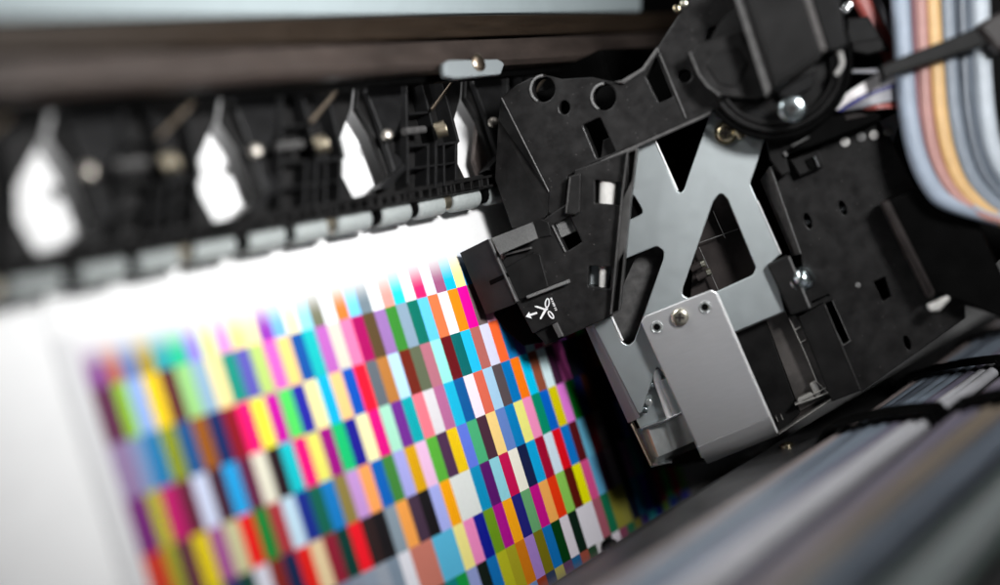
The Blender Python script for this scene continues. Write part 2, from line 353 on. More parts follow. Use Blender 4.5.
# ------------------------------------------------------------------ pinch roller units along the beam
UZ = 0.62
PITCH = (zp(.5).at(445, 207).x - zp(.5).at(182, 254).x) / 2
def px(p):
    q = p - CAM; return (CX + F * q.dot(RGT) / q.dot(FWD), CY + F * q.dot(DWN) / q.dot(FWD))
def U(x, y): return (320 + x / 3.44, 60 + y / 3.44)
def uu(*p): return [U(*q) for q in p]
UN = []
def make_unit():
    base = zp(0).at(*U(300, 520)); base.z = 0
    t = thing('pinch_roller_unit', '', 'roller unit', base)
    P = zp(UZ)
    body = NB()
    prism(body, uu((146,-30),(128,165),(178,246),(234,400),(224,434),(160,474),(138,498),(165,512),(330,478),(560,435),(556,396)) + [px(P.at(*q) + V((PITCH, 0, 0))) for q in uu((118,476),(72,385),(62,300),(74,262),(108,165),(130,-30))], P, 0.16, bev=0.03)
    o = build('bracket_body', body, M['black2'], t)
    pr('side_arm', uu((160,-20),(160,110),(208,235),(256,385),(244,425),(296,352),(240,300),(278,212),(304,180),(300,-20)), zp(UZ+.22), 0.14, M['arm'], t, bev=0.04, r=0.05)
    rb = NB()
    for a, c, w in [((300,186),(388,178),9),((300,296),(378,290),9),((398,292),(476,282),10),((300,375),(472,352),8),((300,110),(306,430),7),((374,290),(374,428),8),((402,285),(400,440),9),((428,290),(430,432),7),((470,282),(470,416),9),((355,80),(404,285),7),((420,60),(478,282),8),((300,60),(304,110),7)]:
        prism(rb, bar_px(U(*a), U(*c), w/3.44), zp(UZ+.42), 0.45, bev=0.02)
    build('rib_grid', rb, M['arm'], t)
    cb = NB()
    prism(cb, bar_px(U(-260,555), U(562,398), 3.0), zp(UZ+.38), 0.4, bev=0.02)
    prism(cb, bar_px(U(-260,590), U(562,436), 3.0), zp(UZ+.34), 0.36, bev=0.02)
    for k in range(24):
        f = k / 23; a = U(-255 + 812*f, 553 - 155*f); c = U(-252 + 812*f, 590 - 154*f)
        prism(cb, bar_px(a, c, 2.2), zp(UZ+.36), 0.36, bev=0.015)
    prism(cb, bar_px(U(-260,574), U(558,418), 10), zp(UZ+.05), 0.3, bev=0.02)
    build('comb_strip', cb, M['black2'], t)
    wd = NB(); prism(wd, uu((205,440),(290,355),(300,372),(232,446)), zp(UZ+.34), 0.3, bev=0.02); build('gusset', wd, M['arm'], t)
    pn = NB(); c = zp(UZ+.45).at(*U(230,260)); lathe(pn, [(.06,-.12),(.06,0),(.13,.0),(.13,.07),(.09,.13),(.03,.15)], c, V((-.35,.1,1)), 16)
    build('pivot_pin', pn, M['pin'], t, smooth=True)
    rd = NB(); tube(rd, [zp(UZ+.5).at(*U(288,247)), zp(UZ+.5).at(*U(358,239))], .085, 12); build('cross_rod', rd, M['rib'], t, smooth=True)
    sp = NB(); c0 = zp(UZ+.55).at(*U(398,244)); c1 = Pl(c0, -FWD).at(*U(434,233)); ax = (c1-c0).normalized(); w = ax.orthogonal().normalized(); q = ax.cross(w); path = []
    for k in range(6*14+1):
        a = 2*math.pi*k/14; path.append(c0.lerp(c1, k/84) + (w*math.cos(a)+q*math.sin(a))*0.17)
    tube(sp, path, .02, 6); s = build('spring_coil', sp, M['brass'], t, smooth=True)
    wr = NB(); tube(wr, [zp(UZ+.5).at(*U(470,55)), zp(UZ+.6).at(*U(430,110)), zp(UZ+.6).at(*U(384,172))], .035, 8); build('spring_wire', wr, M['wire'], t, smooth=True)
    # rollers under the comb
    y_r = zp(.5).at(391, 213).y
    for cx, w in ((390.5, 29.5), (426.5, 28), (461, 27)):
        cy = 213 - (cx - 391) * 0.205
        a, c = zp(.5).at(cx - w/2, cy + w*.105), zp(.5).at(cx + w/2, cy - w*.105); L = (c.x-a.x)/2; m_ = (a+c)/2; m_.y = y_r
        rl = NB(); lathe(rl, [(.12,-L),(.19,-L),(.25,-L+.05),(.265,-L+.10),(.265,L-.10),(.25,L-.05),(.19,L),(.12,L)], V((m_.x, y_r, .50)), V((1,0,0)), 28)
        build('roller', rl, M['roller'], t, smooth=True)
    for cx in (409, 372.5):
        m_ = zp(.5).at(cx, 213 - (cx - 391) * .205); sb = NB(); lathe(sb, [(.2,-.09),(.25,-.07),(.25,.07),(.2,.09)], V((m_.x, y_r + .04, .5)), V((1,0,0)), 20); build('spacer', sb, M['deep'], t, smooth=True)
    ax_ = NB(); m_ = zp(.6).at(444, 206); lathe(ax_, [(.2,-.1),(.2,.1)], V((m_.x, y_r, .60)), V((1,0,0)), 20); build('axle_bush', ax_, M['brass'], t, smooth=True)
    return t
U3 = make_unit()
xg = [zp(UZ).at(*p).x for p in ((222, 170), (357, 155))]
def copy_tree(o, parent=None):
    c = o.copy(); COL.objects.link(c)
    if parent: c.parent = parent; c.matrix_parent_inverse.identity()
    for ch in list(o.children): copy_tree(ch, c)
    return c
GR = 'pinch roller units along the beam'
labs = {-3: 'blurred black roller unit cut off by the left edge of the frame', -2: 'blurred black spring roller unit between the largest and second white gaps',
        -1: 'black spring roller unit between the second and third white gaps', 0: 'sharpest whole black spring roller unit, right of the third white gap', 1: 'black roller unit mostly hidden behind the print carriage'}
for k in (-3, -2, -1, 1):
    c = copy_tree(U3); c.location = U3.location + V((PITCH * k, 0, 0)); c['label'] = labs[k]; c['group'] = GR
U3['label'] = labs[0]; U3['group'] = GR

# ------------------------------------------------------------------ beam with rails
def xbar(bm, prof, x0=-16, x1=48):
    """bar along X with a (y,z) profile"""
    n = len(prof); a = [bm.verts.new((x0, y, z)) for y, z in prof]; c = [bm.verts.new((x1, y, z)) for y, z in prof]
    for i in range(n): bm.faces.new((a[i-1], a[i], c[i], c[i-1]))
    bm.faces.new(a[::-1]); bm.faces.new(c); return bm
yh = zp(2.2).at(300, 92).y
RZ = 2.2
yA, yB, yC = zp(RZ).at(0, 96).y, zp(RZ).at(0, 53).y, zp(RZ).at(0, 20).y
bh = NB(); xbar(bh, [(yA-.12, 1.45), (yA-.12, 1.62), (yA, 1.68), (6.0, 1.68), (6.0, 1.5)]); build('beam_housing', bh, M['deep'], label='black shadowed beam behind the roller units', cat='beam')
b1 = NB(); xbar(b1, fillet([(yA, RZ-.5), (yA, RZ-.12), (yA+.1, RZ), (yB-.06, RZ), (yB-.06, RZ-.5)], .05))
b1o = build('lower_rail', b1, M['rail2'], label='blurred grey lower rail strip above the roller units', cat='rail')
b2 = NB(); xbar(b2, fillet([(yB, RZ-.5), (yB, RZ+.02), (yC-.02, RZ+.02), (yC-.02, RZ-.5)], .04))
build('guide_rail', b2, M['rail'], label='brown steel guide rail under the pale cover', cat='rail')
b3 = NB(); xbar(b3, fillet([(yC+.03, RZ-.5), (yC+.03, RZ+.0), (yC+.12, RZ+.05), (6.5, RZ+.6), (6.5, RZ-.3)], .05), -16, zp(RZ).at(640, 10).x)
build('top_cover', b3, M['cover'], label='pale blue-white cover strip along the top edge', cat='cover')
tb = thing('rail_tab', 'small bright metal tab hanging below the rail with a brown screw', 'tab', zp(2.0).at(475, 66))
pr('tab_plate', [(444,63),(445,76),(457,78),(501,74),(505,63),(498,59),(449,60)], zp(2.45), 0.12, mat('dull_tab', (.27,.30,.31), .5, .2), tb, bev=.03, r=.08)
sc = NB(); lathe(sc, [(.16,-.1),(.2,0),(.2,.04),(.15,.08),(.05,.09)], zp(2.46).at(478, 63), V((0,0,1)), 16); build('screw', sc, M['wire'], tb, smooth=True)

# ------------------------------------------------------------------ print carriage
K = thing('print_carriage', 'black print carriage with grey cut-out steel plate and bracket', 'print carriage', cp(-3).at(700, 420))
pr('carriage_body', [(628,262),(655,120),(690,40),(760,-60),(1010,-60),(1010,250),(960,300),(862,390),(800,412),(735,428),(700,440),(668,400),(640,330)], cp(-2.2), 3.0, M['deep'], K, bev=.05)
hb = NB(); box(hb, 13.7, 34, -6.9, 3.6, .45, 3.0, .06); build('light_blocker', hb, M['deep'], K)  # box added to block light reaching the paper under the carriage
pr('shade_panel', [(474,160),(479,110),(508,100),(522,205),(488,184),(480,178)], zp(.45), .12, mat('shade_brown', (.075,.06,.055), .35, .6, noise=.3, nscale=2), K, bev=.02)  # dark panel stands in for the carriage's shade on the paper
# upper housing plate with its holes
pr('upper_housing', [(501,97),(516,85),(530,78),(546,75),(562,79),(576,78),(592,77),(614,82),(622,81),(642,69),(657,48),(680,13),(690,-30),(790,-30),(800,60),(735,108),(711,112),(655,137),(580,170),(568,176),(565,216),(548,214),(549,191)],
   cp(0.0), 0.7, M['black'], K, bev=.03, r=.05, hr=.05,
   holes=[circ(543,89,12,ry=13), circ(604,97,12,ry=13.5), circ(564.5,107.5,5.5,16,ry=7), [(583,125),(600,117),(616,152),(597,159)], [(646,77),(656,55),(673,97),(659,103)], circ(685,76,6.5,16), [(709,29),(717,25),(718,35),(705,41)]])
pr('hole_shade_backing', [(510,100),(560,85),(640,78),(690,20),(790,-30),(790,60),(700,110),(590,160),(560,180)], cp(-1.5), .4, M['deep'], K)  # near-black sheet stands in for the unlit depth behind the holes
pr('inner_block', [(603,140),(612,136),(620,152),(600,160)], cp(-.35), .3, M['black'], K)
pr('housing_ridge', bar_px((580,171.5),(711,113),3), cp(.10), .3, M['rib'], K, bev=.02)
pr('housing_rim', [(614,82),(622,80),(642,68),(657,47),(659,50),(644,71),(624,83.5)], cp(.12), .3, M['rib'], K, bev=.02)
pr('panel_seam', bar_px((658,50),(686,118),1.3), cp(.06), .2, M['rib'], K, bev=.012)
for (x, y, r) in ((543,89,12.4),(604,97,12.4)):
    path = [cp(.02).at(*q) for q in circ(x, y, r, 28, ry=r*1.08)[9:22]]
    ring = NB(); tube(ring, path, .03, 6); build('hole_rim', ring, M['cap'], K, smooth=True)
# facet on its left: a side wall folding away from the viewer
fb = NB()
poly3(fb, [cp(-.03).at(501,97), cp(-.03).at(549,191), cp(-.03).at(548,214), cp(-.2).at(536,226), cp(-.5).at(512,228), cp(-.55).at(495,179), cp(-.4).at(498.5,120),
           cp(-2.2).at(520,120), cp(-2.2).at(555,190), cp(-2.2).at(540,235)],
      [(0,1,2,3,4,5,6),(0,6,7),(6,5,4,7),(4,3,9,7),(3,2,9),(2,1,8,9),(1,0,7,8),(7,9,8)])
build('side_wall', fb, M['black'], K)
pr('facet_edge', bar_px((501.5,98),(549,192),1.2), cp(.03), .12, M['rib'], K, bev=.012)
pr('raised_tab', [(569,176),(581,173),(580,212),(575,215),(565,214)], cp(.28), .35, M['black'], K, bev=.03, r=.04)
pr('tab_edge', bar_px((570,177),(566,213),1.4), cp(.31), .1, M['rib'], K, bev=.012)
# lower cover (carries the printed symbol)
lc = pr('cutter_cover', [(566,204),(575,170),(628,151),(630,190),(624,240),(612,316),(606,319),(563,338),(556,323),(538,331),(533,334),(516,302),(502,262),(512,244),(545,218)],
   cp(0.12), 0.5, M['black'], K, bev=.03, r=.04, hr=.03,
   holes=[[(595,180),(622,183),(621,205),(595,203)], [(589,266),(612,267),(610,289),(588,286)], [(553,225),(570,216),(582,242),(566,252)]])
pr('cover_rib', [(627,151),(638,147),(634,180),(631,200),(626,250),(620,311),(610,316),(616,262),(621,200)], cp(.34), .3, mat('lit_rib_plastic', (.040,.039,.038), .45, noise=.35, nscale=3, bump=.1), K, bev=.035, r=.03)  # paler colour and edge strips stand in for light on this rib
pr('rib_edge', bar_px((627.5,152),(621.5,200),1.3), cp(.37), .1, M['rib'], K, bev=.012)
pr('rib_edge', bar_px((621.5,200),(610.8,314),1.3), cp(.37), .1, M['rib'], K, bev=.012)
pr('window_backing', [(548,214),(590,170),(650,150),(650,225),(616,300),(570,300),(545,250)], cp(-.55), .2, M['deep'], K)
for (x0, y0, x1, y1, r, nm) in ((608,180,607,205,9.5,'guide_roller'), (603.5,265,603,289,4.6,'guide_roller')):
    g = NB(); a, c = cp(-.15).at(x0, y0), cp(-.15).at(x1, y1); tube(g, [a, a.lerp(c,.33), a.lerp(c,.66), c], r*UPX, 20); build(nm, g, M['nylon'], K, smooth=True)
pr('recess_step', [(555,224),(571,216),(577,231),(561,238)], cp(-.12), .3, M['cap'], K, bev=.02)
pr('recess_edge', bar_px((552,225.5),(565.5,252.5),1.6), cp(.17), .12, M['rib'], K, bev=.015)
pr('raised_step', [(504,268),(533,252),(540,254),(549,287),(528,297),(517,301)], cp(.17), .12, M['black2'], K, bev=.03)
pr('step_bar', bar_px((526.5,297.5),(568.5,281.5),3.2), cp(.36), .3, M['cap'], K, bev=.025)
pr('short_bar', bar_px((503,255),(531,248),2.2), cp(.30), .25, M['rib'], K, bev=.02)
# corner block: side face folds back toward the paper
cbk = NB()
A = [cp(.34).at(488,239), cp(.34).at(492,241), cp(.34).at(517,301), cp(.34).at(515,304), cp(-.02).at(486,315), cp(-.05).at(460,253)]
B = [cp(-.9).at(500,255), cp(-.9).at(520,300)]
poly3(cbk, A + B, [(0,1,2,3,4,5),(0,5,6),(0,6,1),(1,6,7,2),(2,7,3),(3,7,4),(4,7,6,5)])
cb_o = build('corner_block', cbk, mat('glossy_black_plastic', (0.014,0.013,0.013), .42, spec=.22, noise=.3, nscale=2, bump=.06), K)
pr('corner_edge', bar_px((489,239.5),(516.5,302),2.4), cp(.40), .2, M['rib'], K, bev=.02)  # grey strip stands in for the highlight along the ridge
pr('slot_shade', [(489,281),(505,273.5),(507,277.5),(490.5,285.5)], Pl(cp(.27).at(497,279), (A[0]-A[5]).cross(A[4]-A[5]) if (A[0]-A[5]).cross(A[4]-A[5]).dot(FWD) < 0 else (A[4]-A[5]).cross(A[0]-A[5])), .1, M['deep'], K, bev=.01)  # raised black sliver stands in for the dark inside a notch
cpb = NB()
poly3(cpb, [cp(.05).at(492,238), cp(.05).at(533,222), cp(.62).at(538,238), cp(.62).at(500,254.5), cp(-.2).at(500,254.5), cp(-.2).at(538,238)], [(0,1,2,3),(3,2,5,4),(0,3,4),(1,5,2),(0,4,5,1)])
build('block_top', cpb, M['cap'], K)
pr('block_side', [(533,222),(541,218.5),(549,222),(552,236),(538,238.5)], cp(.16), .4, M['black2'], K, bev=.03)
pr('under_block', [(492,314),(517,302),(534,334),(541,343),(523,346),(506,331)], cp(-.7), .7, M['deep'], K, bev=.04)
pr('under_block', [(533,331),(556,322),(563,338),(546,345)], cp(-.1), .35, M['black2'], K, bev=.03)
pr('latch', [(552,325),(557,322.5),(563.5,336),(558.5,338)], cp(.22), .3, M['rib'], K, bev=.02)
# printed scissors and arrow
sm = NB(); Z = lambda x, y: (515 + x/9.75, 285 + y/9.75); pq = cp(.135)
def flat(bm, pts):
    q = [pq.at(*p) for p in pts]; q2 = [p - CN*.02 for p in q]; n = len(q)
    a = [bm.verts.new(p) for p in q]; c = [bm.verts.new(p) for p in q2]
    bm.faces.new(a); bm.faces.new(c[::-1])
    for i in range(n): bm.faces.new((a[i-1], c[i-1], c[i], a[i]))
def ringflat(bm, x, y, rx, ry, rot, w):
    o = circ(x, y, rx, 26, ry, rot); i_ = circ(x, y, rx-w, 26, ry-w, rot)
    for k in range(26): flat(bm, [Z(*o[k-1]), Z(*o[k]), Z(*i_[k]), Z(*i_[k-1])])
ringflat(sm, 314, 176, 24, 48, 0.12, 12); ringflat(sm, 350, 292, 22, 46, -0.62, 12)
flat(sm, [Z(192,205), Z(215,204), Z(300,232), Z(316,222), Z(322,240), Z(300,252), Z(285,246), Z(195,214)])
flat(sm, [Z(246,334), Z(242,322), Z(284,240), Z(296,222), Z(312,232), Z(306,252), Z(258,330)])
flat(sm, [Z(104,308), Z(137,262), Z(143,283), Z(212,262), Z(218,280), Z(149,303), Z(164,328)])
for k, (a, h) in enumerate(((0,9),(.09,11),(.24,8),(.38,10),(.48,10),(.6,9),(.78,9),(.92,9))):
    x, y = 350 + 52*a, 128 + 122*a; flat(sm, [Z(x-8,y), Z(x+9,y-5), Z(x+9+h*.2,y+h*.6), Z(x-8,y+h*.7)])
build('cutting_symbol', sm, M['print'], lc, label='white printed scissors and arrow')

# cut-out steel plate
A_OUT = [(575,300),(586,328),(594,326),(640,416.5),(657,366),(690,400),(733,333),(785,311),(772,262),(781,254),(757,200),(750,184),(766,136),(757,108),(712,104),(710,114),(684,190),(681,193),(677,191),(654,138),(640,143),(622,160),(604,200),(590,250)]
ap = pr('steel_plate', A_OUT, cp(-.35), .12, M['plate'], K, bev=.02, r=.05, hr=.12,
   holes=[[(719,194),(723,194),(728,200),(756,268),(753,275),(718,291),(688,298.5),(682,295),(683,288),(713,202)],
          [(604,300),(613,264),(657,246),(664,251),(663,260),(634,341),(628,346),(622,342),(611,316)],
          [(628,188),(636,199),(644,213),(618,225)]])
fl = NB()      # folded flange along its left edge
q0, q1 = [(590,322),(594,326),(640,416.5)], [(580,318),(586,328),(628,422)]
Pf = [cp(-.35).at(594,326), cp(-.35).at(640,417), cp(-.42).at(637,419), cp(-.42).at(591,325.35), cp(-.75).at(628,423), cp(-.75).at(585,327), cp(-.90).at(630,423), cp(-.90).at(588,327), cp(-.50).at(640,417), cp(-.50).at(595,327)]
poly3(fl, Pf, [(0,3,2,1),(3,5,4,2),(5,7,6,4),(7,9,8,6),(9,0,1,8),(0,9,7,5,3),(1,2,4,6,8)])
build('plate_flange', fl, mat('dull_steel', (.20,.20,.21), .5, .45), K)
for a, c, w in (((654.5,139),(677.5,190.5),1.5),((757.5,201),(781,254),1.3),((611.5,317),(622.5,341),1.9)):
    pr('plate_edge', bar_px(a, c, w), cp(-.325), .12, M['cut'], K, bev=.015)
# seen through the openings
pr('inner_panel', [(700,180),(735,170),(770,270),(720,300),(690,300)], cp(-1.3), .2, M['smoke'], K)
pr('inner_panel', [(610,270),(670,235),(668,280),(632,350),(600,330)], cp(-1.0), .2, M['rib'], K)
th = NB()
for a, c in (((699,243),(738,229)),((713,211),(725,238)),((699,247),(719,292)),((624,278),(660,262))): prism(th, bar_px(a, c, .7), cp(-1.0), .06, bev=.008)
build('guide_line', th, M['cap'], K)
for x, y in ((700,264),(706,273)):
    g = NB(); tube(g, [cp(-.9).at(x-9,y+5), cp(-.9).at(x+1,y)], .09, 12); build('contact_pin', g, M['smoke'], K, smooth=True)
    g = NB(); tube(g, [cp(-.88).at(x+1,y), cp(-.88).at(x+5,y-1.6)], .095, 12); build('contact_pin', g, M['cream'], K, smooth=True)
# bracket, bent at its foot
br = pr('steel_bracket', [(641,322),(645,316),(711,290),(716,292),(770,417),(698,447)], cp(.10), .10, M['bracket'], K, bev=.02, r=.05, hr=0, holes=[circ(657,327,3.4,18), circ(705,307,3.4,18)])
ft = NB(); prof = [((698,447),(770,417),.10),((701,453.5),(772.5,424),.085),((704,459),(775,429.5),.05),((706.5,462.5),(777,433.5),-.03),((708,464),(778,435.5),-.22)]
rows = [[cp(d).at(*a), cp(d).at(*c)] for a, c, d in prof]
rows2 = [[p - CN*.1 + CV*.05 for p in r] for r in rows]
vs = [[ft.verts.new(p) for p in r] for r in rows]; vb = [[ft.verts.new(p) for p in r] for r in rows2]
for i in range(4):
    ft.faces.new((vs[i][0], vs[i][1], vs[i+1][1], vs[i+1][0])); ft.faces.new((vb[i][0], vb[i+1][0], vb[i+1][1], vb[i][1]))
    for k in (0, 1): ft.faces.new((vs[i][k], vs[i+1][k], vb[i+1][k], vb[i][k]))
ft.faces.new((vs[4][0], vs[4][1], vb[4][1], vb[4][0])); ft.faces.new((vs[0][0], vb[0][0], vb[0][1], vs[0][1]))
build('bracket_foot', ft, M['bracket'], K, smooth=True)
pr('bracket_edge', bar_px((717,293.5),(777.5,433),1.5), cp(.115), .1, M['cut'], K, bev=.015)
pr('bracket_side', bar_px((643,324),(703,458),3), cp(-.02), .45, M['plate'], K, bev=.02)
for x, y in ((657,327),(705,307)):
    g = NB(); lathe(g, [(6.2*UPX,-.05),(6.2*UPX,.02),(5.6*UPX,.045),(4.6*UPX,.03),(3.9*UPX,.05),(3.4*UPX,.02),(3.2*UPX,-.08)], cp(.1).at(x,y), CN, 24); e = build('eyelet', g, M['cup'], br, smooth=True)
    g = NB(); lathe(g, [(3.3*UPX,-.2),(3.3*UPX,.025),(1.5*UPX,.03)], cp(.1).at(x,y), CN, 20); build('eyelet_bore', g, M['deep'], br)
screw('bracket_screw', 680, 317, .10, 8.6, M['cream'], K, washer=False)
# metal cup and the fittings beside it
cu = NB(); W = [(0,-1.3),(.03,-.9),(.10,-.55),(.20,-.42),(.32,-.50),(.5,-.72),(.68,-.78),(.85,-.70),(1,-.62)]
top = lambda s: (637 + (686-637)*s, 429 + (408-429)*s); bot = lambda s: (652 + (698-652)*s, 467 + (447-467)*s)
rows = []
for j in range(7):
    t_ = j/6; e = 0 if t_ < .8 else -((t_-.8)/.2)**2*.5
    rows.append([cu.verts.new(cp(w + e).at(top(s)[0]*(1-t_)+bot(s)[0]*t_, top(s)[1]*(1-t_)+bot(s)[1]*t_)) for s, w in W])
for j in range(6):
    for i in range(len(W)-1): cu.faces.new((rows[j][i], rows[j][i+1], rows[j+1][i+1], rows[j+1][i]))
back = [cu.verts.new(cp(-1.7).at(*p)) for p in ((640,430),(688,410),(698,446),(655,466))]
cu.faces.new(rows[0][::-1] + [back[0], back[1]]) if False else None
cu.faces.new([*rows[0], back[1], back[0]]); cu.faces.new([*rows[6][::-1], back[3], back[2]])
cu.faces.new([r[0] for r in rows][::-1] + [back[0], back[3]][::1] if False else [*[r[0] for r in rows], back[3], back[0]])
cu.faces.new([*[r[-1] for r in rows][::-1], back[1], back[2]]); cu.faces.new(back)
build('metal_cup', cu, M['cup'], K, smooth=True)
pr('cup_edge', bar_px((631,424),(651,466),2.0), cp(-.5), .3, M['wire'], K, bev=.03)
pr('cup_edge', bar_px((651,467),(672,462.5),1.8), cp(-.55), .3, M['bright'], K, bev=.03)
pr('cup_rim', [(640,428),(654,423),(664,420),(682,411),(684,414),(665,423),(655,427),(642,431)], cp(-.3), .2, M['bright'], K, bev=.02)
pr('fitting_plate', [(636,420),(658,362),(690,408),(642,432)], cp(-.7), .2, M['plate'], K, bev=.02)
g = NB(); tube(g, [cp(-.45).at(654,370), cp(-.45).at(671,418)], .10, 14); build('fitting_rod', g, M['cut'], K, smooth=True)
g = NB(); tube(g, [cp(-.5).at(664,378), cp(-.5).at(680,414)], .2, 16); build('fitting_rod', g, M['plate'], K, smooth=True)
for x, y, r in ((651,385,3.6),(649,402,3.8),(645,410,3.4)): screw('small_screw', x, y, -.55, r, M['zinc'] if y != 402 else M['cup'], K, cross=False)
# clear plastic tank beside the bracket
pr('tank_back', [(731,331),(786,310),(834,397),(779,436),(770,425)], cp(-1.0), .15, M['smoke'], K)
pr('tank_tone', [(765,318),(786,311),(826,398),(800,412)], cp(-.92), .1, mat('tank_highlight', (.075,.068,.064), .22, noise=.35, nscale=1.2), K)  # paler strip stands in for highlights inside the clear tank
pr('tank_tone', [(734,334),(766,320),(800,414),(779,434)], cp(-.94), .1, M['black2'], K)
te = NB()
for a, c, w in (((789,318),(806,355),1.3),((806,355),(817,382),1.3),((817,382),(833,398),1.0),((779,434),(834,398),1.4),((735,333),(786,311),1.2),((795,330),(801,327),2),((800,343),(806,340),1.4),((795,405),(815,398),1.6),((815,398),(830,392),1.4),((803,400),(826,388),1),((776,417),(778,422),1.2),((781,415),(783,420),1.2)):
    prism(te, bar_px(a, c, w), cp(-.52), .25, bev=.012)
build('tank_edge', te, M['clear_edge'], K)  # pale bars stand in for thin highlights along the tank edges
pr('tank_foot', [(797,399),(812,392),(815,400),(799,406)], cp(-.6), .2, M['clear_edge'], K, bev=.04, r=.06)
pr('tank_foot', [(809,384),(819,379),(830,393),(816,398)], cp(-.62), .2, M['clear_edge'], K, bev=.04, r=.06)
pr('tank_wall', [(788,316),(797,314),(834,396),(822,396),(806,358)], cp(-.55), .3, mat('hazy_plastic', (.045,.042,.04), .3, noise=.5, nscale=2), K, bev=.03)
# arm beside the tank
pr('tank_arm', [(798,317),(824,303),(861,391),(832,402)], cp(-.30), .8, M['black2'], K, bev=.03, label='smooth black arm')
pr('arm_edge', bar_px((824.5,304),(860.5,390),.9), cp(-.27), .1, M['rib'], K, bev=.01)
# right-hand back plate
bp_ = pr('back_plate', [(801,254),(770,167),(800,152),(878,120),(893,143),(915,188),(962,290),(966,318),(861,393),(824,304),(806,312)], cp(-.55), .5, M['black'], K, bev=.03, r=.04, hr=.02,
   holes=[[(874,282),(885,277),(891.5,297),(883,301.5)], [(824,304.5),(832,300.5),(850,341),(843.5,345)], circ(808,221,3.4,16,ry=8,rot=-.35), circ(843,208,3.2,16,ry=7.6,rot=-.35), circ(907.5,343,3,16,ry=7.5,rot=-.35)])
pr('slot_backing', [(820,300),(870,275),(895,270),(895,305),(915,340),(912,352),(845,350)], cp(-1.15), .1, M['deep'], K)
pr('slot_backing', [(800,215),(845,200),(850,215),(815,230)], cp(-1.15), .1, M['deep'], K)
sg = NB()
prism(sg, bar_px((823.5,304.5),(843,345.5),.8), cp(-.52), .1, bev=.01); prism(sg, bar_px((832.5,300.5),(850.5,341),.8), cp(-.52), .1, bev=.01); prism(sg, bar_px((843,345.5),(850.5,341),.8), cp(-.52), .1, bev=.01)
build('slot_rim', sg, M['cap'], bp_)
pr('notch_line', [(811.5,301),(829,293.5),(830,296),(826,296.5),(813,303.5)], cp(-.53), .08, M['deep'], K, bev=.01)
for x, y in ((808,222),(843,209)):
    g = NB(); lathe(g, [(.11,-.2),(.11,.0),(.05,.05)], cp(-.8).at(x,y), CN, 14); build('hole_glint', g, M['bright'], bp_, smooth=True)  # bright stud put in each hole as its white glint
g = NB(); lathe(g, [(.06,-.1),(.06,.02),(.02,.03)], cp(-.54).at(858,285), CN, 12); build('pale_dot', g, M['cap'], bp_, smooth=True)  # small pale disc stands in for a glint on the plate
for x, y, m_ in ((845,142,'nylon'),(861,137,'cap'),(874,135,'nylon'),(888,131,'cap')):
    g = NB(); lathe(g, [(.11,-.1),(.11,.03),(.05,.06)], cp(-.53).at(x,y), CN, 14); build('pale_dot', g, M[m_], bp_, smooth=True)
lp = NB()
poly3(lp, [cp(-.35).at(770,166), cp(-.35).at(801,254), cp(-.9).at(792,256), cp(-.9).at(760,180), cp(-1.1).at(800,250), cp(-1.1).at(772,175)], [(0,3,2,1),(0,1,4,5),(3,5,4,2),(0,5,3),(1,2,4)])
build('plate_lip', lp, M['rib'], K)
pr('lip_edge', bar_px((770.5,167),(801,254),1), cp(-.32), .1, M['cap'], K, bev=.01)
# connector wedge and clip above the back plate
pr('connector', [(828,113),(840,107),(846,120),(879,113),(881,120),(812,147),(792,152),(794,146)], cp(.10), .6, M['deep'], K, bev=.04)
pr('connector_face', [(842,110),(876,103),(880,116),(846,121)], cp(.02), .5, M['smoke'], K, bev=.03)
pr('clip', [(766,140),(790,128),(800,150),(786,156),(790,172),(782,176),(770,160)], cp(-.15), .5, M['black2'], K, bev=.03)
pr('clip', [(790,160),(818,150),(824,166),(800,176)], cp(-.25), .4, M['black2'], K, bev=.03)
pr('clip_slot', [(805,160),(815,156),(820,167),(810,170)], cp(-.2), .1, M['deep'], K, bev=.01)
pr('clip_glint', bar_px((814.5,156),(819,167),1.6), cp(-.12), .12, M['bright'], K, bev=.02)
pr('clip_glint', bar_px((784,152),(787,156),3), cp(-.05), .1, M['cap'], K, bev=.02)
pr('clip_glint', bar_px((792,146),(809,137),1.5), cp(.2), .1, M['cap'], K, bev=.02)
# tab with the side screw
pr('side_tab', [(767,265),(788,255.5),(811,309),(791,316)], cp(-.10), .5, M['black2'], K, bev=.04, r=.06)
pr('tab_edge', bar_px((789,257),(810,308),2.2), cp(-.06), .15, M['cap'], K, bev=.03)  # pale strip stands in for the highlight down the tab's right edge
g = NB(); c = cp(-.35).at(797,282); ax = (CU*.8 + CV*.12 + CN*.55)
lathe(g, [(.14,-.2),(.29,-.05),(.29,.06),(.22,.07),(.22,.15),(.27,.16),(.27,.26),(.22,.36),(.12,.41),(.03,.42)], c, ax, 22); build('side_screw', g, M['zinc'], K, smooth=True)
# ground screw and lug
screw('ground_screw', 726, 133, -.32, 9.2, M['gold'], K, washer=True)
g = NB(); tube(g, catmull([cp(-.2).at(734,133), cp(-.15).at(742,134), cp(-.1).at(752,132), cp(.1).at(764,128)], 5), .06, 8); build('ground_lug', g, M['gold'], K, smooth=True)
g = NB(); tube(g, [cp(-.1).at(737,129), cp(-.1).at(742,138)], .07, 8); build('ground_lug', g, M['gold'], K, smooth=True)
